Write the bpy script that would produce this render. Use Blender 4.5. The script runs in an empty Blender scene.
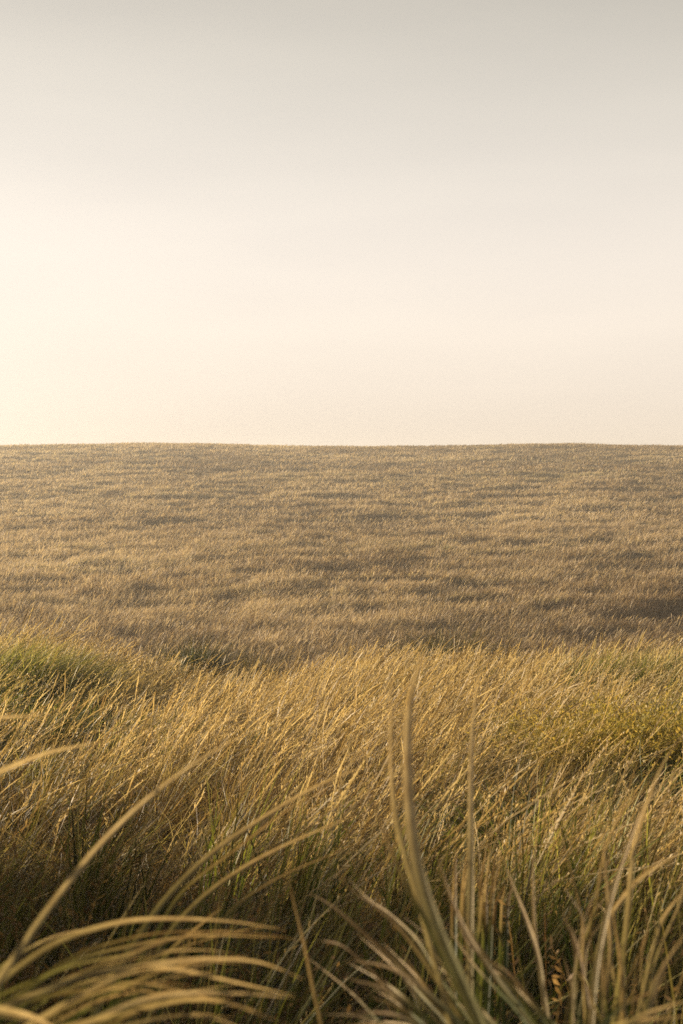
import bpy, math
import numpy as np
R = math.radians
rng = np.random.default_rng(7)
scene = bpy.context.scene
COL = scene.collection

# ------------------------------------------------------------------ noise
def _hash(ix, iy, seed):
    h = (ix.astype(np.int64) * 374761393 + iy.astype(np.int64) * 668265263 + seed * 974711) & 0x7fffffff
    h = ((h ^ (h >> 13)) * 1274126177) & 0x7fffffff
    h = h ^ (h >> 16)
    return (h & 0xffff) / 65535.0

def vnoise(x, y, seed=0):
    ix, iy = np.floor(x), np.floor(y)
    fx, fy = x - ix, y - iy
    fx = fx * fx * fx * (fx * (fx * 6 - 15) + 10); fy = fy * fy * fy * (fy * (fy * 6 - 15) + 10)
    a = _hash(ix, iy, seed); b = _hash(ix + 1, iy, seed)
    c = _hash(ix, iy + 1, seed); d = _hash(ix + 1, iy + 1, seed)
    return (a * (1 - fx) + b * fx) * (1 - fy) + (c * (1 - fx) + d * fx) * fy

def fbm(x, y, seed=0, oct=3):
    s, a, t = 0, 1.0, 0
    for k in range(oct):
        s = s + a * vnoise(x * 2 ** k + 17.3 * k, y * 2 ** k - 9.1 * k, seed + k); t += a; a *= .5
    return s / t

def sstep(a, b, x):
    t = np.clip((x - a) / (b - a), 0, 1); return t * t * (3 - 2 * t)

def bump(x, y, cx, cy, rx, ry):
    return np.exp(-((x - cx) / rx) ** 2 - ((y - cy) / ry) ** 2)

# ------------------------------------------------------------------ terrain
EYE = 1.10
_py = [-400, -30, 0, 6, 12, 16, 20, 25, 32, 40, 46, 60, 80, 100, 125, 150, 180, 203, 216, 240, 300, 420, 700, 1200]
_pz = [3, .9, 0, -.52, -1.09, -1.47, -1.98, -2.95, -4.25, -4.8, -4.72, -4.22, -3.62, -2.95, -1.25, .62, 2.55, 4.3, 4.65, 3.9, 0.5, -6, -10, -12]
_ty = np.linspace(-400, 1200, 16001)
_tz = np.interp(_ty, _py, _pz)
def _smooth(z, n):
    k = np.hanning(n); k /= k.sum()
    return np.convolve(np.pad(z, n // 2, mode='edge'), k, mode='same')[n // 2:-(n // 2)][:len(z)]
_near = _smooth(_tz, 61); _far = _smooth(_tz, 241)
_w = sstep(30, 70, _ty); _tz = _near * (1 - _w) + _far * _w

def ground(x, y):
    x = np.asarray(x, float); y = np.asarray(y, float)
    z = np.interp(y, _ty, _tz)
    z = z + .10 * (fbm(x / 1.7, y / 1.7, 3) - .5) * sstep(.5, 3, np.abs(y) + np.abs(x) * .3) * (1 - sstep(25, 45, y))
    # the near rise: higher at its two ends, a notch left of the middle
    r = bump(0, y, 0, 16, 1, 5)
    z = z + r * (.34 * bump(x, 0, -3.6, 0, 1.3, 1) - .22 * bump(x, 0, -1.5, 0, 1.0, 1) + .18 * bump(x, 0, 1.0, 0, 1.3, 1) + .20 * sstep(2, 4.2, x))
    f = sstep(36, 60, y)
    g = f * (1 - .85 * sstep(185, 215, y))
    z = z + g * (.7 * (fbm(x / 26, y / 14, 11) - .5) + .45 * (fbm(x / 7, y / 4, 23) - .5) + .85 * (fbm(x / 2.6, y / 1.7, 29, 2) - .5))
    # a low bank that keeps a strip of the meadow in shade
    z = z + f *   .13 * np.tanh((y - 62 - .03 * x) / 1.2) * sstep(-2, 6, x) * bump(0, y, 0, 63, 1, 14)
    z = z + sstep(150, 205, y) * (.30 * bump(x, 0, -26, 0, 14, 1) + .28 * bump(x, 0, 32, 0, 10, 1) - .12 * bump(x, 0, 6, 0, 14, 1))
    return z

# ------------------------------------------------------------------ mesh helpers
def raw_mesh(name, co, quads, attrs=None, smooth=True):
    me = bpy.data.meshes.new(name)
    co = np.ascontiguousarray(co, np.float32).reshape(-1, 3)
    q = np.ascontiguousarray(quads, np.int32).reshape(-1, 4)
    me.vertices.add(len(co)); me.vertices.foreach_set('co', co.ravel())
    me.loops.add(q.size); me.loops.foreach_set('vertex_index', q.ravel())
    me.polygons.add(len(q)); me.polygons.foreach_set('loop_start', np.arange(0, q.size, 4, dtype=np.int32))
    if smooth: me.polygons.foreach_set('use_smooth', np.ones(len(q), bool))
    me.update(calc_edges=True)
    for k, v in (attrs or {}).items():
        a = me.attributes.new(k, 'FLOAT', 'POINT'); a.data.foreach_set('value', np.ascontiguousarray(v, np.float32).ravel())
    return me

def link(name, me, mat, parent=None):
    o = bpy.data.objects.new(name, me); COL.objects.link(o)
    if mat is not None: me.materials.append(mat)
    if parent is not None: o.parent = parent
    return o

def tag(o, label=None, cat=None, group=None, kind=None):
    if label: o['label'] = label
    if cat: o['category'] = cat
    if group: o['group'] = group
    if kind: o['kind'] = kind
    return o

class Blades:
    """collects many blades as strips, built as ONE mesh"""
    def __init__(s): s.co, s.q, s.t, s.g, s.r, s.n = [], [], [], [], [], 0
    def add(s, base, h, az, tilt, bend, w, face, green, rnd, S=5, kind='leaf', wig=0.0, t0=0.0):
        N = len(base)
        if N == 0: return
        t = np.linspace(0, 1, S + 1)[None, :]
        h = h[:, None]; tilt = tilt[:, None]; bend = bend[:, None]
        hor = h * (tilt * t + bend * t ** 2.2)
        ver = h * (t * np.sqrt(np.maximum(.15, 1 - .55 * np.minimum(tilt, 1) ** 2)) - .45 * np.minimum(bend, 1.2) * t ** 2.6)
        ca, sa = np.cos(az)[:, None], np.sin(az)[:, None]
        c = np.empty((N, S + 1, 3))
        c[..., 0] = base[:, None, 0] + ca * hor; c[..., 1] = base[:, None, 1] + sa * hor; c[..., 2] = base[:, None, 2] + ver
        if wig > 0:
            ph = rng.random((N, 1)) * 6.28; fr = 4 + 5 * rng.random((N, 1))
            d = wig * h * np.sin(ph + fr * t) * t
            c[..., 0] -= sa * d; c[..., 1] += ca * d
            c[..., 0] += ca * d * .6; c[..., 2] += .3 * d
        if kind == 'leaf':
            pw = (.55 + .9 * np.minimum(t, .5)) * (1 - t ** 2.4) + .05
        elif kind == 'flat':
            pw = .75 * (1 - .7 * t ** 3) + 0 * t
        elif kind == 'head':
            pw = .30 * (1 - .3 * t) + 1.0 * np.exp(-((t - .86) / .10) ** 2)
            pw = pw * (1 - .75 * sstep(.95, 1, t))
        else:
            pw = np.sin(np.pi * np.clip(t * .92 + .05, 0, 1)) + .06
        pw = pw * w[:, None] * .5
        tw = face[:, None] + .7 * t * (rng.random((N, 1)) - .5)
        sx, sy = np.cos(tw) * pw, np.sin(tw) * pw
        v = np.empty((N, S + 1, 2, 3))
        sz = -.25 * tilt * (sx * ca + sy * sa)
        v[..., 0, 0] = c[..., 0] - sx; v[..., 0, 1] = c[..., 1] - sy; v[..., 0, 2] = c[..., 2] - sz
        v[..., 1, 0] = c[..., 0] + sx; v[..., 1, 1] = c[..., 1] + sy; v[..., 1, 2] = c[..., 2] + sz
        i = (np.arange(N) * (S + 1) * 2)[:, None] + (np.arange(S) * 2)[None, :] + s.n
        s.q.append(np.stack([i, i + 1, i + 3, i + 2], -1).reshape(-1, 4))
        s.co.append(v.reshape(-1, 3)); s.n += N * (S + 1) * 2
        tt = np.repeat(np.broadcast_to(t0 + (1 - t0) * t, (N, S + 1))[..., None], 2, -1)
        s.t.append(tt.ravel())
        s.g.append(np.repeat(green, (S + 1) * 2)); s.r.append(np.repeat(rnd, (S + 1) * 2))
        return c
    def spikelets(s, c, h, green, rnd, K=10, t_from=.70, ln=.014, w=.003, droop=.6):
        """small glumes up the last part of each stem c (N,S+1,3)"""
        N, S1, _ = c.shape
        u = t_from + (1.0 - t_from) * (np.arange(K)[None, :] + rng.random((N, K))) / K
        f = u * (S1 - 1); i0 = np.minimum(f.astype(int), S1 - 2); fr = (f - i0)[..., None]
        ar = np.arange(N)[:, None]
        p = c[ar, i0] * (1 - fr) + c[ar, i0 + 1] * fr
        d = c[ar, i0 + 1] - c[ar, i0]; d /= np.linalg.norm(d, axis=-1, keepdims=True) + 1e-9
        side = rng.normal(size=(N, K, 3)); side -= d * (side * d).sum(-1, keepdims=True)
        side /= np.linalg.norm(side, axis=-1, keepdims=True) + 1e-9
        L = (ln * (.6 + .8 * rng.random((N, K))) * (1.25 - .6 * (u - t_from) / (1 - t_from)))[..., None]
        tip = p + L * (d * .85 + side * droop)
        mid = p + L * .5 * (d * .8 + side * droop * 1.2)
        wd = np.cross(d, side) * (w * (.7 + .6 * rng.random((N, K))))[..., None]
        v = np.stack([p, mid + wd, tip, mid - wd], 2).reshape(-1, 3)
        n = N * K
        s.q.append((np.arange(n) * 4)[:, None] + np.arange(4)[None, :] + s.n); s.n += n * 4
        s.co.append(v); s.t.append(np.full(n * 4, 1.0))
        s.g.append(np.repeat(np.repeat(green * .4, K), 4))
        s.r.append(np.repeat(np.clip(np.repeat(rnd, K) + .25 * (rng.random(n) - .3), 0, 1), 4))
    def build(s, name, mat, parent=None):
        me = raw_mesh(name, np.concatenate(s.co), np.concatenate(s.q),
                      {'t': np.concatenate(s.t), 'green': np.concatenate(s.g), 'rnd': np.concatenate(s.r)})
        return link(name, me, mat, parent)

# ------------------------------------------------------------------ materials
def nodes_of(m):
    m.use_nodes = True; nt = m.node_tree; nt.nodes.clear(); return nt, nt.nodes.new, nt.links.new

def ramp(nt, stops):
    r = nt.nodes.new('ShaderNodeValToRGB'); e = r.color_ramp.elements
    while len(e) < len(stops): e.new(.5)
    for k, (p, c) in enumerate(stops): e[k].position = p; e[k].color = (*c, 1)
    return r

def math_node(nt, op, a, b=None, clamp=False):
    m = nt.nodes.new('ShaderNodeMath'); m.operation = op; m.use_clamp = clamp
    for k, v in enumerate((a, b)):
        if v is None: continue
        if isinstance(v, (int, float)): m.inputs[k].default_value = v
        else: nt.links.new(v, m.inputs[k])
    return m.outputs[0]

def mixc(nt, f, a, b, mode='MIX'):
    m = nt.nodes.new('ShaderNodeMix'); m.data_type = 'RGBA'; m.blend_type = mode
    if isinstance(f, (int, float)): m.inputs[0].default_value = f
    else: nt.links.new(f, m.inputs[0])
    for k, v in ((6, a), (7, b)):
        if isinstance(v, tuple): m.inputs[k].default_value = (*v, 1)
        else: nt.links.new(v, m.inputs[k])
    return m.outputs[2]

def grass_material(name, dry, green, transl=.48, rough=.5, spec=.28):
    m = bpy.data.materials.new(name); nt, N, L = nodes_of(m)
    def at(n):
        a = N('ShaderNodeAttribute'); a.attribute_name = n; return a.outputs['Fac']
    t, g, r = at('t'), at('green'), at('rnd')
    rd = ramp(nt, dry); L(r, rd.inputs[0])
    rg = ramp(nt, green); L(r, rg.inputs[0])
    # leaves dry out from the tip down
    k = math_node(nt, 'SUBTRACT', .5, t)
    k = math_node(nt, 'MULTIPLY', k, .55)
    f = math_node(nt, 'ADD', g, k, True)
    col = mixc(nt, f, rd.outputs[0], rg.outputs[0])
    geo = N('ShaderNodeNewGeometry')
    nz = N('ShaderNodeTexNoise'); nz.inputs['Scale'].default_value = 55; nz.inputs['Detail'].default_value = 2
    L(geo.outputs['Position'], nz.inputs['Vector'])
    rr = ramp(nt, [(.3, (.78, .74, .70)), (.7, (1.12, 1.12, 1.1))]); L(nz.outputs['Fac'], rr.inputs[0])
    col = mixc(nt, 1.0, col, rr.outputs[0], 'MULTIPLY')
    p = N('ShaderNodeBsdfPrincipled'); L(col, p.inputs['Base Color'])
    p.inputs['Roughness'].default_value = rough; p.inputs['Specular IOR Level'].default_value = spec
    tr = N('ShaderNodeBsdfTranslucent')
    warm = mixc(nt, 1.0, col, (1.10, 1.03, .72), 'MULTIPLY'); L(warm, tr.inputs['Color'])
    ms = N('ShaderNodeMixShader'); ms.inputs[0].default_value = transl
    L(p.outputs[0], ms.inputs[1]); L(tr.outputs[0], ms.inputs[2])
    o = N('ShaderNodeOutputMaterial'); L(ms.outputs[0], o.inputs[0])
    return m

DRY = [(0, (.10, .060, .028)), (.3, (.21, .135, .060)), (.6, (.37, .27, .125)), (.85, (.56, .43, .22)), (1, (.68, .55, .33))]
GREEN = [(0, (.016, .030, .008)), (.4, (.065, .105, .018)), (.75, (.18, .235, .034)), (1, (.35, .37, .055))]
M_grass = grass_material('meadow grass', DRY, GREEN)
M_far = grass_material('distant meadow grass', [(0, (.12, .075, .04)), (.35, (.32, .23, .135)), (.7, (.50, .385, .25)), (1, (.66, .545, .40))], GREEN, transl=.40, rough=.65, spec=.2)
M_blade = grass_material('tall blade', [(0, (.22, .14, .07)), (.5, (.44, .32, .17)), (1, (.62, .49, .31))],
                         [(0, (.03, .045, .014)), (.5, (.075, .095, .025)), (1, (.17, .17, .05))], transl=.40, rough=.52, spec=.2)
M_herb = grass_material('leafy herb', [(0, (.25, .15, .05)), (.5, (.42, .29, .07)), (1, (.55, .40, .12))],
                        [(0, (.03, .05, .012)), (.5, (.11, .15, .025)), (1, (.26, .28, .04))])
M_rust = grass_material('rusty leaves', [(0, (.10, .055, .028)), (.5, (.22, .13, .06)), (1, (.42, .27, .12))],
                        [(0, (.05, .05, .015)), (.5, (.12, .10, .02)), (1, (.25, .19, .04))])

def soil_material():
    m = bpy.data.materials.new('soil and litter'); nt, N, L = nodes_of(m)
    geo = N('ShaderNodeNewGeometry')
    n1 = N('ShaderNodeTexNoise'); n1.inputs['Scale'].default_value = 14; n1.inputs['Detail'].default_value = 8
    n2 = N('ShaderNodeTexNoise'); n2.inputs['Scale'].default_value = .35; n2.inputs['Detail'].default_value = 5
    L(geo.outputs['Position'], n1.inputs['Vector']); L(geo.outputs['Position'], n2.inputs['Vector'])
    r1 = ramp(nt, [(.3, (.045, .030, .016)), (.55, (.12, .08, .04)), (.8, (.26, .18, .09))]); L(n1.outputs['Fac'], r1.inputs[0])
    r2 = ramp(nt, [(.35, (.8, .85, .75)), (.65, (1.1, 1.0, .9))]); L(n2.outputs['Fac'], r2.inputs[0])
    c = mixc(nt, 1.0, r1.outputs[0], r2.outputs[0], 'MULTIPLY')
    b = N('ShaderNodeBump'); b.inputs['Strength'].default_value = .6; b.inputs['Distance'].default_value = .05
    L(n1.outputs['Fac'], b.inputs['Height'])
    p = N('ShaderNodeBsdfPrincipled'); p.inputs['Roughness'].default_value = .95; p.inputs['Specular IOR Level'].default_value = .1
    L(c, p.inputs['Base Color']); L(b.outputs[0], p.inputs['Normal'])
    o = N('ShaderNodeOutputMaterial'); L(p.outputs[0], o.inputs[0]); return m

# ------------------------------------------------------------------ ground sheet
def ground_sheet():
    ys = np.concatenate([np.linspace(-400, -20, 12), np.arange(-18, -2, 1.0), np.arange(-2, 40, .2), np.arange(40, 230, .9), np.geomspace(231, 1200, 50)])
    u = np.linspace(-1, 1, 301)
    xs = np.sign(u) * (np.abs(u) * 22 + 120 * np.abs(u) ** 3 + 700 * np.abs(u) ** 12)
    X, Y = np.meshgrid(xs, ys)
    Z = ground(X, Y)
    ny, nx = X.shape
    i = (np.arange(ny - 1)[:, None] * nx + np.arange(nx - 1)[None, :])
    q = np.stack([i, i + 1, i + 1 + nx, i + nx], -1)
    return link('ground', raw_mesh('ground', np.stack([X, Y, Z], -1), q), soil_material())
tag(ground_sheet(), kind='structure')

# ------------------------------------------------------------------ camera
PITCH = math.atan(42 / 1422.0)
cam = bpy.data.cameras.new('camera'); co = bpy.data.objects.new('camera', cam); COL.objects.link(co)
co.location = (0, 0, EYE); co.rotation_euler = (R(90) - PITCH, 0, 0)
cam.sensor_fit = 'VERTICAL'; cam.sensor_height = 36; cam.sensor_width = 24; cam.lens = 50
cam.clip_start = .05; cam.clip_end = 6000
cam.dof.use_dof = True; cam.dof.focus_distance = 13.0; cam.dof.aperture_fstop = 9.5; cam.dof.aperture_blades = 9
scene.camera = co
FPX = 1024 * 50 / 36.0
def pt(px, py, d):
    """a point of the place at distance d along the view, from where the photograph shows it"""
    xc, yc = (px - 341.5) / FPX * d, (512 - py) / FPX * d
    c, s = math.cos(PITCH), math.sin(PITCH)
    return np.array([xc, d * c + yc * s, EYE + yc * c - d * s])

# ------------------------------------------------------------------ meadow cover
def green_map(x, y):
    g = .32 + .80 * (fbm(x / 2.6, y / 2.6, 41) - .5)
    g = g + .75 * bump(x, y, -3.4, 13.5, 1.5, 3.2) + .62 * bump(x, y, 3.2, 12.0, 1.5, 4.0) + .60 * bump(x, y, 1.9, 7.4, .9, 1.6)
    g = g + .55 * (1 - sstep(1.8, 4.2, y)) - .18 * bump(x, y, .3, 12, 2.2, 5)
    return g

def scatter(n, y0, y1, side0, k=.27):
    y = np.sqrt(rng.random(n) * (y1 ** 2 - y0 ** 2) + y0 ** 2) if side0 == 0 else y0 + (y1 - y0) * rng.random(n)
    hw = side0 + k * np.maximum(y, 0)
    x = (rng.random(n) * 2 - 1) * hw
    return x, y

def wind(n, s=.55): return rng.normal(0.0, s, n)

def cells(x, y, cl, seed):
    ix, iy = np.floor(x / cl), np.floor(y / cl)
    return (ix + _hash(ix, iy, seed)) * cl, (iy + _hash(ix, iy, seed + 1)) * cl, _hash(ix, iy, seed + 2)

def height_map(x, y):
    return .62 + .75 * (fbm(x / 1.3, y / 1.3, 51) - .35)

HOLLOWS = [(pt(a, b, d), r) for a, b, d, r in ((535, 790, 5.4, .34), (60, 860, 3.4, .42), (225, 900, 2.9, .32), (420, 775, 6.0, .26), (600, 880, 3.3, .26),
                                            (340, 880, 3.0, .22), (20, 690, 12.5, .5), (300, 715, 9.0, .4), (130, 760, 6.0, .3), (640, 790, 5.5, .3))]
def openness(x, y):
    """0 in the thin-grown hollows between the tussocks, 1 elsewhere"""
    o = 1 - .85 * sstep(.56, .70, fbm(x / .75, y / .95, 131)) * (1 - sstep(9, 14, y))
    for p, r in HOLLOWS: o = o * (1 - .9 * bump(x, y, p[0], p[1], r, r * 1.5))
    return o

def litter_cover():
    """short tangled undergrowth between the tussocks"""
    B = Blades()
    for (n, y0, y1, side, w0, S) in ((16000, .75, 3.2, 1.0, .0045, 4), (40000, 3.2, 8, 1.2, .0050, 4), (50000, 8, 20, 1.4, .0085, 3), (14000, 20, 28, 1.8, .013, 2)):
        x, y = scatter(n, y0, y1, side)
        h = (.10 + .22 * rng.random(n)) * (.6 + .8 * fbm(x / .8, y / .8, 57))
        g = np.clip(.30 + .8 * (green_map(x, y) - .2) + rng.normal(0, .25, n), 0, 1)
        B.add(np.stack([x, y, ground(x, y) - .02], 1), h, rng.random(n) * 6.28, np.abs(rng.normal(.6, .35, n)), np.abs(rng.normal(.4, .4, n)),
              w0 * (.6 + .9 * rng.random(n)), rng.random(n) * 3.14, g, rng.random(n) * .42, S=S, wig=.10)  # dark tones put the shade of the gaps into the undergrowth colour
    return tag(B.build('undergrowth', M_grass), 'short tangled undergrowth between the grass stalks', 'undergrowth', kind='stuff')

def near_cover():
    B = Blades()
    for (n, y0, y1, side, w0, S, wig, cl) in ((17000, .75, 3.2, 1.0, .0050, 6, .05, .30), (29000, 3.2, 7.5, 1.2, .0052, 6, .06, .36),
                                       (33000, 7.5, 13, 1.4, .0072, 5, .05, .45), (44000, 13, 19.5, 1.6, .0095, 4, .05, .5), (12000, 19.5, 28, 1.8, .013, 3, 0, .6)):
        x, y = scatter(n, y0, y1, side)
        cx, cy, cr = cells(x, y, cl, 77)
        pull = .25 + .7 * rng.random(n)
        x0, y0_ = x + (cx - x) * pull, y + (cy - y) * pull
        keep = rng.random(n) < (.10 + 1.05 * cr ** 1.2) * (.15 + .85 * openness(cx, cy))
        x, y, cx, cy, cr, x0, y0_ = (q[keep] for q in (x, y, cx, cy, cr, x0, y0_)); n = len(x)
        out = np.arctan2(y - cy, x - cx)
        az = np.arctan2(.55 * np.sin(out) + rng.normal(0, .35, n), .85 + .55 * np.cos(out) + rng.normal(0, .45, n))
        flat = (_hash(np.floor(cx / .9), np.floor(cy / .9), 120) < .13)
        az = np.where(flat, az + rng.normal(0, 1.3, n), az); lay = np.where(flat, .55, 0.0)
        h = .46 * height_map(cx, cy) * (.65 + .6 * cr) * (.55 + .55 * rng.random(n))
        g = np.clip(green_map(cx, cy) + .6 * (cr - .45) + rng.normal(0, .16, n), 0, 1)
        r = np.clip(.15 + .75 * fbm(cx / .5, cy / .5, 33) + rng.normal(0, .22, n), 0, 1)
        B.add(np.stack([x0, y0_, ground(x0, y0_) - .02], 1), h, az, np.abs(rng.normal(.28, .2, n)) + lay, np.abs(rng.normal(.40, .36, n)),
              w0 * (.6 + .9 * rng.random(n)), rng.random(n) * 3.14, g, r, S=S, wig=wig)
    # broad upright green blades among the dry ones on the nearest ground
    n = 5200
    x, y = scatter(n, 1.5, 4.6, .7)
    cx, cy, cr = cells(x, y, .34, 210)
    k = cr > .42; x, y, cx, cy, cr = (q[k] for q in (x, y, cx, cy, cr)); n = len(x)
    p = .5 + .45 * rng.random(n); x, y = x + (cx - x) * p, y + (cy - y) * p
    B.add(np.stack([x, y, ground(x, y) - .02], 1), (.36 + .26 * rng.random(n)) * (.75 + .4 * cr), wind(n, 1.0), np.abs(rng.normal(.14, .12, n)), np.abs(rng.normal(.22, .18, n)),
          .0075 * (.6 + .7 * rng.random(n)), rng.random(n) * 3.14, np.clip(rng.normal(.8, .2, n), 0, 1), np.clip(rng.normal(.5, .25, n), 0, 1), S=7, wig=.02)
    return tag(B.build('meadow_grass', M_grass), 'tussocky knee high meadow grass covering the near slope', 'grass', kind='stuff')

def stalk_cover():
    B = Blades()
    for (n, y0, y1, side, w0, K, ln) in ((700, 1.7, 3.4, 1.0, .0050, 16, .014), (5200, 3.4, 8, 1.2, .0062, 14, .016),
                                 (9000, 8, 14, 1.4, .0085, 8, .022), (9500, 14, 19.5, 1.6, .0105, 6, .030), (2500, 19.5, 28, 1.8, .013, 4, .035)):
        x, y = scatter(n, y0, y1, side)
        keep = rng.random(n) < (.08 + 2.2 * sstep(.35, .75, fbm(x / .8, y / .8, 61))) * openness(x, y)
        x, y = x[keep], y[keep]; m = len(x)
        h = .74 * height_map(x, y) * (.70 + .5 * rng.random(m) ** 1.5)
        z = ground(x, y) - .02
        g = np.clip(.04 + .8 * (green_map(x, y) - .30) + rng.normal(0, .08, m), 0, .6); r = np.clip(rng.normal(.78, .2, m), 0, 1)
        c = B.add(np.stack([x, y, z], 1), h, wind(m, .6), np.abs(rng.normal(.40, .18, m)), np.abs(rng.normal(.26, .18, m)),
                  w0 * (.7 + .6 * rng.random(m)), rng.random(m) * 3.14, g, r, S=8, kind='head', wig=.035)
        B.spikelets(c, h, g, r, K=K, t_from=.66, ln=ln, w=w0 * .40)
    return tag(B.build('seeding_grass', M_grass), 'golden seed stalks of the near meadow leaning with the wind', 'grass', kind='stuff')

def far_cover():
    B = Blades()
    # distance bands: fewer, coarser tufts the farther away
    for (n, y0, y1, w0, S) in ((80000, 38, 62, .026, 3), (120000, 58, 100, .042, 2), (110000, 100, 150, .070, 2), (110000, 150, 222, .100, 2)):
        x, y = scatter(n, y0, y1, 0, .29)
        f = fbm(x / 5.0, y / 4.0, 71); f2 = fbm(x / 1.2, y / 1.2, 75)
        h = (.10 + .30 * f + .30 * f2) * (.6 + .6 * rng.random(n))
        z = ground(x, y) - .03
        zone = fbm(x / 22, y / 16, 81)
        g = np.clip(-.02 + .6 * (zone - .5) + .4 * (.5 - f) + rng.normal(0, .14, n), 0, .7)
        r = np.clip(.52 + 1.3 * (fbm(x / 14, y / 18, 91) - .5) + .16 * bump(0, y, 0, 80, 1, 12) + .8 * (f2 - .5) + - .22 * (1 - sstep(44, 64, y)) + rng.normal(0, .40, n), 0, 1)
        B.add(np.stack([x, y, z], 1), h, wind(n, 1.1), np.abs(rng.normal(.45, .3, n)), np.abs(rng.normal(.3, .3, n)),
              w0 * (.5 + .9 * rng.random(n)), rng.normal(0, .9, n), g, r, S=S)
    for (n, y0, y1, w0) in ((26000, 38, 75, .026), (26000, 75, 120, .045)):
        x, y = scatter(n, y0, y1, 0, .29)
        k = rng.random(n) < .1 + 1.6 * sstep(.35, .75, fbm(x / 2.2, y / 2.2, 95)); x, y = x[k], y[k]; n = len(x)
        B.add(np.stack([x, y, ground(x, y) - .03], 1), .34 + .26 * rng.random(n), wind(n, .6), np.abs(rng.normal(.4, .15, n)), np.abs(rng.normal(.2, .1, n)),
              w0 * (.6 + .8 * rng.random(n)), rng.normal(0, .9, n), np.full(n, .02), np.clip(rng.normal(.8, .2, n), 0, 1), S=5, kind='head')
    return tag(B.build('far_meadow_grass', M_far), 'pale dry meadow grass covering the far rise up to the skyline', 'grass', kind='stuff')

def shade_stand():
    """an added, unseen stand of taller grass, put sunward of the view to shade the near ground"""
    B = Blades(); n = 24000
    x = -1.3 - 4.2 * rng.random(n) ** 1.1; y = 1.3 + 4.2 * rng.random(n)
    k = (x < -.27 * y - 1.05) & (rng.random(n) < .45 + .9 * fbm(x / .6, y / .6, 64)); x, y = x[k], y[k]; n = len(x)
    B.add(np.stack([x, y, ground(x, y) - .02], 1), (.90 + .17 * (-x - 1.3) + .25 * rng.random(n)) * (.78 + .5 * fbm(x / .7, y / .7, 66)), wind(n, .8), np.abs(rng.normal(.18, .1, n)), np.abs(rng.normal(.2, .12, n)),
          .009 * (.6 + .8 * rng.random(n)), rng.random(n) * 3.14, np.clip(rng.normal(.8, .2, n), 0, 1), .6 * rng.random(n), S=6, wig=.03)
    return tag(B.build('added_shade_grass', M_grass), 'unseen taller grass added beyond the left edge for its shade', 'grass', kind='stuff')

litter_cover(); shade_stand()
near_cover(); stalk_cover(); far_cover()

# ------------------------------------------------------------------ single plants
def catmull(P, n):
    P = np.array(P, float); P = np.vstack([2 * P[0] - P[1], P, 2 * P[-1] - P[-2]])
    out = []; m = len(P) - 3
    for u in np.linspace(0, m - 1e-6, n):
        i = int(u); f = u - i; a, b, c, d = P[i:i + 4]
        out.append(.5 * (2 * b + (c - a) * f + (2 * a - 5 * b + 4 * c - d) * f * f + (3 * b - a - 3 * c + d) * f ** 3))
    return np.array(out)

def solid_blade(path, width, thick, green, rnd, parent, name='blade', label=None, tip=.03, mat=None, taper=2.2, tv=.5):
    """a grass blade with a keel: lens-shaped cross-section, tapering to its tip"""
    n = len(path); t = np.concatenate([[0], np.cumsum(np.linalg.norm(np.diff(path, axis=0), axis=1))]); t /= t[-1]; u = np.clip((t - tv) / (1 - tv), 0, 1)
    d = np.gradient(path, axis=0); d /= np.linalg.norm(d, axis=1, keepdims=True)
    tocam = np.array([0, 0, EYE]) - path; tocam /= np.linalg.norm(tocam, axis=1, keepdims=True)
    side = np.cross(d, tocam); side /= np.linalg.norm(side, axis=1, keepdims=True)
    ang = .55 * np.sin(rng.random() * 6 + 2.2 * t)
    nrm = np.cross(side, d)
    s2 = side * np.cos(ang)[:, None] + nrm * np.sin(ang)[:, None]; n2 = np.cross(s2, d)
    pw = (.6 + .4 * sstep(0, tv, t)) * (1 - (1 - tip) * u ** taper) * (1 + .04 * np.sin(t * 23 + rng.random() * 6))
    W = (width * .5 * pw)[:, None]; T = (thick * .5 * (.35 + .65 * pw))[:, None]
    ring = np.stack([path - s2 * W + n2 * T, path - s2 * W * .45 + n2 * T * .1, path - n2 * T * .5, path + s2 * W * .45 + n2 * T * .1, path + s2 * W + n2 * T], 1)
    co = ring.reshape(-1, 3)
    i = (np.arange(n - 1) * 5)[:, None]; k = np.arange(4)[None, :]
    q = np.stack([i + k, i + k + 1, i + 6 + k, i + 5 + k], -1).reshape(-1, 4)
    me = raw_mesh(name, co - np.array(parent.location), q,
                  {'t': np.repeat(t, 5), 'green': np.repeat(np.clip(green + .45, 0, 1) * (1 - .85 * sstep(.12, .7, u)) + .2 * green, 5), 'rnd': np.repeat(np.full(n, rnd), 5)})
    o = link(name, me, mat or M_blade, parent)
    if label: o['label'] = label
    return o

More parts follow.
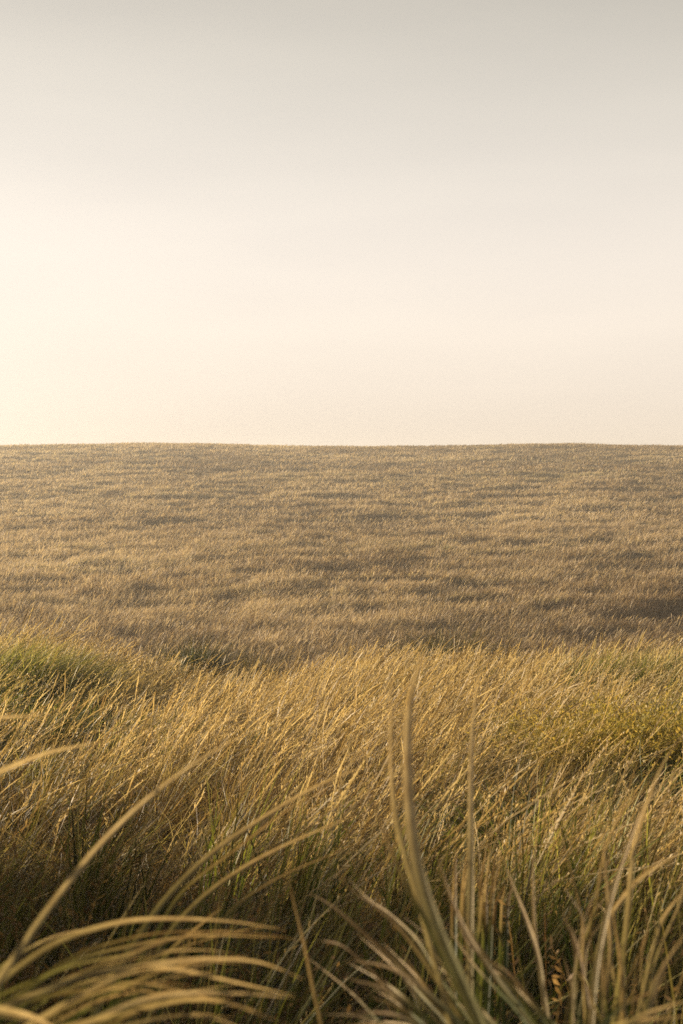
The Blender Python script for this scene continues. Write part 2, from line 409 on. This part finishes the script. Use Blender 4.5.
def plant(name, label, cat, root_xy, blades, group=None, part='blade', mat=None, extra=0):
    """a rooted plant; each blade: (picture trace from low to tip, d0, d1, width px, green, rnd)"""
    rx, ry = root_xy; rz = float(ground(rx, ry))
    e = bpy.data.objects.new(name, None); COL.objects.link(e); e.location = (rx, ry, rz); e.empty_display_size = .1
    tag(e, label, cat, group, 'thing')
    more = []
    for (tr, d0, d1, wpx, g, r) in blades:
        for k in range(extra):
            ox, oy, sc = rng.normal(0, 22), rng.normal(4, 12), .55 + .45 * rng.random()
            m = len(tr); n_ = max(3, int(round(m * sc))) if m > 3 else m
            more.append(([(a + ox + rng.normal(0, 3) + ox * .8 * q / m, b + oy) for q, (a, b) in enumerate(tr[:n_])], d0 + .12 * rng.random(), d1 + .2 * rng.random(),
                         wpx * (.4 + .3 * rng.random()), min(1, g + .45 * rng.random()), rng.random()))
    for (tr, d0, d1, wpx, g, r) in blades + more:
        n = len(tr)
        P = [pt(a, b, d0 + (d1 - d0) * k / (n - 1)) for k, (a, b) in enumerate(tr)]
        foot = np.array([rx, ry, rz - .02]) + np.array([*(rng.normal(0, .05, 2)), 0])
        v = P[0] - P[1]; v /= np.linalg.norm(v)
        gap = np.linalg.norm(P[0] - foot)
        A, Bz = foot + np.array([0, 0, gap * .42]), P[0] + v * gap * .42
        u = np.linspace(0, 1, 18)[:-1, None]
        run = (1 - u) ** 3 * foot + 3 * u * (1 - u) ** 2 * A + 3 * u * u * (1 - u) * Bz + u ** 3 * P[0]
        path = np.vstack([run, catmull(P, 34)])
        w = wpx * (.86 if wpx > 12 else .58) / FPX * (d0 + d1) * .5
        al = np.concatenate([[0], np.cumsum(np.linalg.norm(np.diff(path, axis=0), axis=1))])
        solid_blade(path, w, max(.0007, w * .30), g, r, e, name=part, mat=mat, taper=3.8 if wpx > 12 else 2.2, tv=float(al[17] / al[-1]))
    return e

G_ARCH = 'long blades bowing across the lower left corner'
plant('arching_grass_plant', 'low fan of long arching grass blades bowing right across the lower left corner', 'grass plant', (-.42, 1.05), [
    ([(-12, 990), (50, 946), (100, 927), (150, 919), (225, 921), (285, 930)], 1.05, 1.2, 9, .22, .75),
    ([(15, 1000), (75, 962), (140, 945), (205, 936), (280, 938)], 1.1, 1.3, 8, .45, .5),
    ([(30, 996), (90, 974), (165, 963), (215, 959), (262, 963), (305, 980)], 1.0, 1.1, 10, .18, .8),
    ([(60, 1006), (125, 972), (170, 968), (240, 983), (295, 996)], 1.0, 1.1, 9, .05, .8),
    ([(75, 1030), (135, 1003), (185, 994), (240, 994), (298, 998)], .95, 1.02, 10, .02, .9),
    ([(150, 1006), (190, 999), (230, 1003), (290, 1026)], .95, 1.0, 9, .05, .6),
    ([(-15, 1006), (30, 1016), (62, 1032)], .9, .95, 10, .10, .9),
    ([(10, 1016), (60, 985), (120, 958), (190, 935), (235, 930)], 1.1, 1.3, 8, .6, .4),
    ([(60, 1028), (100, 1000), (150, 975), (200, 962), (250, 955)], 1.1, 1.2, 8, .75, .4),
], extra=3)
plant('arching_grass_plant', 'single long pale blade sweeping up right from the left edge', 'grass plant', (-.50, 1.15), [
    ([(-8, 990), (20, 950), (50, 907), (100, 845), (150, 797), (200, 760), (242, 735)], 1.0, 1.25, 12, .12, .95)])
plant('arching_grass_plant', 'pair of parallel curved blades reaching up right from behind the low fan', 'grass plant', (-.22, 1.45), [
    ([(110, 985), (132, 948), (165, 900), (210, 855), (260, 820), (305, 793), (345, 774), (378, 764)], 1.35, 1.6, 11, .35, .65),
    ([(145, 985), (165, 940), (200, 900), (240, 870), (280, 848), (320, 830), (362, 812)], 1.4, 1.6, 9, .35, .6),
    ([(140, 990), (170, 950), (200, 925), (225, 905)], 1.4, 1.5, 7, .6, .5)], extra=1)
plant('arching_grass_plant', 'thin pale blade tips poking in level at the left edge below the green mound', 'grass plant', (-.62, 1.35), [
    ([(-40, 790), (0, 771), (50, 752), (110, 740)], 1.2, 1.3, 9, .0, .9),
    ([(-40, 722), (0, 718), (50, 714)], 1.25, 1.35, 6, .0, .85)])
plant('grass_stalk', 'bare brown dry stalk leaning left beside the low fan of arching blades', 'grass stalk', (-.05, 1.3), [
    ([(322, 1030), (312, 985), (303, 940), (295, 908), (286, 868)], 1.25, 1.35, 7, 0, .35)], part='stem')
plant('tall_grass_plant', 'tallest broad blade near the middle, straw tip above a wide dull green base', 'grass plant', (.14, 1.0), [
    ([(484, 1035), (460, 980), (438, 930), (421, 880), (412, 830), (408, 780), (408, 730), (412, 690), (423, 652)], .95, 1.15, 14.5, .45, .85),
    ([(418, 900), (398, 830), (391, 770), (391, 705), (393, 662)], 1.2, 1.3, 10, .15, .75),
    ([(440, 950), (400, 870), (372, 800), (362, 770)], 1.1, 1.15, 8, .6, .3)])
plant('tall_grass_plant', 'narrow upright blade with an orange tip just right of the tallest blade', 'grass plant', (.15, 1.5), [
    ([(470, 930), (471, 860), (471, 780), (473, 725), (480, 664)], 1.5, 1.6, 12, .15, .95)])
_cl = []
for k in range(20):
    u = rng.random(); bx = 452 + 62 * u; top = 815 + 75 * rng.random() + 25 * abs(u - .45); lean = rng.normal(4, 7)
    _cl.append(([(bx, 965), (bx + lean * .3, 910), (bx + lean * .7, (910 + top) / 2), (bx + lean * 1.4, top)], 1.85 + .2 * rng.random(), 1.9 + .2 * rng.random(),
                5 + 3 * rng.random(), .72 + .28 * rng.random(), rng.random() * .8))
plant('leafy_grass_clump', 'upright dark green leafy clump right of the tallest broad blade', 'grass plant', (.17, 1.9), _cl)
plant('tall_grass_plant', 'golden bent blade leaning left beside the dark green leafy clump', 'grass plant', (.25, 1.5), [
    ([(545, 1000), (538, 955), (527, 920), (514, 888), (502, 855)], 1.45, 1.55, 9, .1, .8),
    ([(545, 1010), (536, 940), (533, 880), (537, 830)], 1.5, 1.6, 6, 0, .7)])
plant('tall_grass_plant', 'tall two toned blade leaning right near the right edge, orange upper half', 'grass plant', (.33, 1.4), [
    ([(612, 1030), (622, 960), (628, 905), (633, 850), (650, 795), (664, 762), (682, 736)], 1.3, 1.45, 11, .35, .85)])
plant('tall_grass_plant', 'sheaf of crossing straw blades in the lower right, fanning from one root', 'grass plant', (.28, 1.35), [
    ([(592, 1020), (598, 960), (611, 900), (625, 855), (643, 810), (668, 780), (690, 760)], 1.3, 1.45, 9, .1, .9),
    ([(600, 1025), (610, 960), (609, 910), (605, 860), (600, 806)], 1.35, 1.45, 8, .02, .75),
    ([(590, 1010), (600, 960), (612, 915), (640, 880), (665, 862), (692, 846)], 1.4, 1.5, 8, .1, .85),
    ([(622, 1010), (620, 960), (615, 925), (611, 900)], 1.3, 1.35, 8, 0, .5),
    ([(585, 1010), (583, 960), (583, 920), (572, 900), (562, 885)], 1.4, 1.5, 6, .05, .7),
    ([(608, 1030), (604, 985), (604, 950)], 1.25, 1.3, 9, .8, .4)], extra=3)
plant('arching_grass_plant', 'green blade curving out of the lower right corner, pale along its upper side', 'grass plant', (.36, 1.05), [
    ([(640, 1035), (650, 1000), (665, 965), (690, 928)], 1.0, 1.1, 11, .45, .7),
    ([(618, 1032), (645, 1015), (690, 1000)], .95, 1.0, 10, .35, .8),
    ([(600, 1035), (630, 1022), (690, 1016)], .95, 1.0, 9, .3, .7),
    ([(650, 960), (660, 925), (672, 905), (690, 885)], 1.3, 1.4, 7, .2, .8)], extra=1)
plant('tall_grass_plant', 'rust tinged clump at the bottom centre, its blades leaning left', 'grass plant', (.13, 1.15), [
    ([(455, 1010), (430, 970), (405, 935), (380, 910), (355, 893), (334, 872)], 1.2, 1.3, 9, 0.25, 0.45),
    ([(440, 1010), (400, 965), (360, 930), (330, 905), (308, 892)], 1.25, 1.35, 8, 0.22, 0.23),
    ([(520, 1010), (490, 970), (465, 930), (448, 890), (436, 850)], 1.2, 1.35, 9, 0.30, 0.35),
    ([(545, 1035), (515, 990), (485, 955), (470, 930), (462, 900)], 1.15, 1.25, 9, 0.70, 0.30),
    ([(440, 1030), (405, 1000), (375, 985), (345, 978)], 1.1, 1.15, 9, 0.75, 0.35),
    ([(470, 1035), (430, 995), (390, 968), (350, 960)], 1.1, 1.2, 8, 0.50, 0.25),
    ([(560, 1035), (535, 1005), (510, 975), (490, 960)], 1.1, 1.15, 9, 0.60, 0.30),
    ([(430, 1035), (395, 1015), (355, 1012)], 1.05, 1.1, 8, 0.40, 0.20),
    ([(480, 1035), (440, 1005), (410, 965), (398, 945)], 1.15, 1.2, 9, 0.65, 0.40),
    ([(420, 1030), (390, 990), (345, 948), (318, 940)], 1.2, 1.3, 7, 0.20, 0.20)], extra=3)

# ------------------------------------------------------------------ tussocks and herbs
def tussock(name, label, cat, px, py, d, rad, hgt, n, green, w, az=0.0, spread=.9, mat=None, rndc=.5, bend=.55, tilt=.45, leafy=0, heads=0):
    c = pt(px, py, d); x0, y0 = c[0], c[1]; z0 = float(ground(x0, y0))
    B = Blades()
    a = rng.random(n) * 6.28; rr = rad * np.sqrt(rng.random(n)) * .55
    x, y = rr * np.cos(a), rr * np.sin(a)
    h = hgt * (.55 + .5 * rng.random(n))
    aa = az + rng.normal(0, spread, n)
    g = np.clip(rng.normal(green, .15, n), 0, 1); r = np.clip(rng.normal(rndc, .25, n), 0, 1)
    z = ground(x + x0, y + y0) - z0 - .02
    cc = B.add(np.stack([x, y, z], 1), h, aa, np.abs(rng.normal(tilt, .2, n)), np.abs(rng.normal(bend, .3, n)), w * (.6 + .8 * rng.random(n)),
          rng.random(n) * 3.14, g, r, S=7, wig=.04)
    if leafy: B.spikelets(cc, h, g * 2.2, r, K=leafy, t_from=.25, ln=.018 if d < 6 else .030, w=.0035 if d < 6 else .0055, droop=1.0)
    o = B.build(name, mat or M_grass); o.location = (x0, y0, z0)
    return tag(o, label, cat, kind='thing')

tussock('grass_tussock', 'dark green tussock arching left in the hollow right of the middle', 'tussock', 535, 792, 5.4, .30, .55, 520, .85, .006, az=2.9, rndc=.3, bend=.7)
tussock('grass_tussock', 'straw and green tussock leaning right in front of the dark green tussock', 'tussock', 540, 850, 4.2, .34, .58, 520, .25, .005, az=.1, spread=.4, rndc=.75, bend=.3)
tussock('grass_tussock', 'bright green mound of grass at the left end of the near rise', 'tussock', 25, 690, 13.2, 1.0, .66, 1900, .85, .011, rndc=.75)
tussock('grass_tussock', 'yellow green grass mound right of the bright green mound on the rise', 'tussock', 90, 690, 13.0, .8, .55, 1100, .52, .011, rndc=.9)
tussock('grass_tussock', 'olive green tussock on the right end of the near rise', 'tussock', 610, 690, 14.5, 1.1, .64, 1900, .80, .011, rndc=.65)
tussock('shade_tussock', 'small dark green tussock, shade put in its colour, behind the notch in the near rise', 'shrub', 196, 655, 22.0, .42, 1.1, 1100, .95, .009, spread=2.2, rndc=.05, tilt=.25)  # dark tussocks: shade behind the crest gaps painted into their colour
tussock('shade_tussock', 'low dark brown tussock, shade put in its colour, right of the one behind the notch', 'shrub', 250, 655, 23.0, .45, 1.0, 1000, .55, .009, spread=2.2, rndc=.05, tilt=.3)
tussock('shade_tussock', 'dark tussock, shade put in its colour, behind the crest beside the tip of the tallest blade', 'shrub', 446, 650, 24.0, .6, 1.45, 1800, .80, .009, spread=2.2, rndc=.05, tilt=.3)
tussock('leafy_herb', 'yellow leafy herb patch below the olive tussock', 'herb', 590, 748, 8.2, .50, .60, 700, .70, .004, mat=M_herb, leafy=9, rndc=.9, spread=2)
tussock('leafy_herb', 'yellow green leafy herb patch at the right edge', 'herb', 665, 748, 8.4, .50, .62, 700, .75, .004, mat=M_herb, leafy=9, rndc=.85, spread=2)
tussock('grass_tussock', 'upright dark green blade tuft among weeds left of the long pale blade', 'tussock', 108, 838, 3.5, .10, .58, 90, .95, .007, az=.2, spread=1.6, tilt=.08, bend=.08, rndc=.1)
tussock('leafy_weed', 'tangled leafy weed with small glinting leaves at the left edge', 'weed', 30, 905, 2.7, .36, .66, 190, .50, .004, mat=M_rust, leafy=22, rndc=.7, spread=2.4)
tussock('leafy_weed', 'brown leafy weed between the left edge weed and the dark blade tuft', 'weed', 85, 900, 2.9, .30, .64, 150, .35, .004, mat=M_rust, leafy=22, rndc=.6, spread=2.4)
tussock('leafy_weed', 'rusty dead weed at the bottom centre behind the left leaning clump', 'weed', 370, 960, 2.2, .26, .52, 140, .12, .004, mat=M_rust, leafy=24, rndc=.5, spread=2.4)
tussock('leafy_weed', 'pale dry weed with bright seed husks between the leafy clump and the straw sheaf', 'weed', 555, 920, 2.6, .22, .62, 80, .1, .004, mat=M_rust, leafy=18, rndc=.9, spread=2.4)

# ------------------------------------------------------------------ light and sky
SUN_AZ, SUN_EL = R(64), R(12)          # azimuth measured to the left of the view
sdir = (-math.sin(SUN_AZ) * math.cos(SUN_EL), math.cos(SUN_AZ) * math.cos(SUN_EL), math.sin(SUN_EL))
sl = bpy.data.lights.new('sun', 'SUN'); so = bpy.data.objects.new('sun', sl); COL.objects.link(so)
sl.energy = 5.0; sl.angle = R(.8); sl.color = (1, .82, .58)
from mathutils import Vector
so.rotation_euler = Vector(sdir).to_track_quat('Z', 'Y').to_euler()

w = bpy.data.worlds.new('World'); scene.world = w; w.use_nodes = True
nt = w.node_tree; nt.nodes.clear(); N, L = nt.nodes.new, nt.links.new
sky = N('ShaderNodeTexSky'); sky.sky_type = 'NISHITA'; sky.sun_disc = False
sky.sun_elevation = SUN_EL; sky.sun_rotation = -SUN_AZ; sky.dust_density = 5; sky.air_density = 1.2; sky.altitude = 100
tc = N('ShaderNodeTexCoord'); sep = N('ShaderNodeSeparateXYZ'); L(tc.outputs['Generated'], sep.inputs[0])
rv = ramp(nt, [(0, (.80, .69, .56)), (.06, (.85, .75, .64)), (.15, (.86, .78, .70)), (.25, (.66, .615, .54)), (.35, (.45, .415, .355)), (.6, (.19, .19, .18)), (1, (.10, .105, .105))])
rv.color_ramp.interpolation = 'B_SPLINE'; L(sep.outputs['Z'], rv.inputs[0])
dt = N('ShaderNodeVectorMath'); dt.operation = 'DOT_PRODUCT'; L(tc.outputs['Generated'], dt.inputs[0]); dt.inputs[1].default_value = sdir
dp = math_node(nt, 'MAXIMUM', dt.outputs['Value'], 0.0)
gl = math_node(nt, 'MULTIPLY', math_node(nt, 'POWER', dp, 2.2), .20)
gl2 = math_node(nt, 'MULTIPLY', math_node(nt, 'POWER', dp, 60.0), 1.5)
gl = math_node(nt, 'ADD', gl, gl2)
lowsky = N('ShaderNodeMapRange'); lowsky.inputs['From Min'].default_value = .28; lowsky.inputs['From Max'].default_value = .7
lowsky.inputs['To Min'].default_value = 1.0; lowsky.inputs['To Max'].default_value = .3; L(sep.outputs['Z'], lowsky.inputs['Value'])
gl = math_node(nt, 'MULTIPLY', gl, lowsky.outputs[0])
# thin streaks of high cloud
mp = N('ShaderNodeMapping'); mp.inputs['Scale'].default_value = (1.2, 1.2, 7.0); mp.inputs['Rotation'].default_value = (R(3), R(-6), 0)
L(tc.outputs['Generated'], mp.inputs[0])
cn = N('ShaderNodeTexNoise'); cn.inputs['Scale'].default_value = 2.2; cn.inputs['Detail'].default_value = 5; cn.inputs['Roughness'].default_value = .45
L(mp.outputs[0], cn.inputs['Vector'])
cr = ramp(nt, [(.25, (.935, .935, .94)), (.75, (1.05, 1.045, 1.035))]); L(cn.outputs['Fac'], cr.inputs[0])
veil = mixc(nt, 1.0, rv.outputs[0], cr.outputs[0], 'MULTIPLY')
gm = N('ShaderNodeVectorMath'); gm.operation = 'SCALE'; gm.inputs[0].default_value = (.98, .90, .86); L(gl, gm.inputs['Scale'])
veil = mixc(nt, 1.0, veil, gm.outputs[0], 'ADD')
back = N('ShaderNodeMapRange'); back.inputs['From Min'].default_value = -.8; back.inputs['From Max'].default_value = .2
back.inputs['To Min'].default_value = .25; back.inputs['To Max'].default_value = 1.0; L(dt.outputs['Value'], back.inputs['Value'])
bs = N('ShaderNodeVectorMath'); bs.operation = 'SCALE'; L(veil, bs.inputs[0]); L(back.outputs[0], bs.inputs['Scale']); veil = bs.outputs[0]
vs = N('ShaderNodeVectorMath'); vs.operation = 'SCALE'; L(veil, vs.inputs[0]); vs.inputs['Scale'].default_value = 5.65
fin = mixc(nt, .93, sky.outputs[0], vs.outputs[0])
bg = N('ShaderNodeBackground'); bg.inputs['Strength'].default_value = .1; L(fin, bg.inputs['Color'])
wo = N('ShaderNodeOutputWorld'); L(bg.outputs[0], wo.inputs[0])

# ------------------------------------------------------------------ hazy air
def haze_box():
    x0, x1, y0, y1, z0, z1 = -900, 900, -420, 1220, -22, 6.6
    v = np.array([(x, y, z) for z in (z0, z1) for y in (y0, y1) for x in (x0, x1)], float)
    q = [(0, 2, 3, 1), (4, 5, 7, 6), (0, 1, 5, 4), (2, 6, 7, 3), (0, 4, 6, 2), (1, 3, 7, 5)]
    m = bpy.data.materials.new('hazy air'); nt, N, L = nodes_of(m)
    p = N('ShaderNodeVolumePrincipled'); p.inputs['Color'].default_value = (.97, .93, .86, 1)
    p.inputs['Density'].default_value = HAZE; p.inputs['Anisotropy'].default_value = .35
    o = N('ShaderNodeOutputMaterial'); L(p.outputs[0], o.inputs['Volume'])
    return tag(link('haze', raw_mesh('haze', v, q, smooth=False), m), kind='stuff')
HAZE = .0013
haze_box()

# ------------------------------------------------------------------ render settings
vs_ = scene.view_settings
scene.display_settings.display_device = 'sRGB'
vs_.view_transform = 'Standard'; vs_.look = 'None'; vs_.gamma = 1; vs_.exposure = 1.02; vs_.use_curve_mapping = False
scene.render.engine = 'CYCLES'
scene.cycles.max_bounces = 7; scene.cycles.diffuse_bounces = 4; scene.cycles.transmission_bounces = 5; scene.cycles.glossy_bounces = 2
scene.cycles.sample_clamp_indirect = 6
scene.cycles.use_denoising = False
scene.cycles.use_adaptive_sampling = False
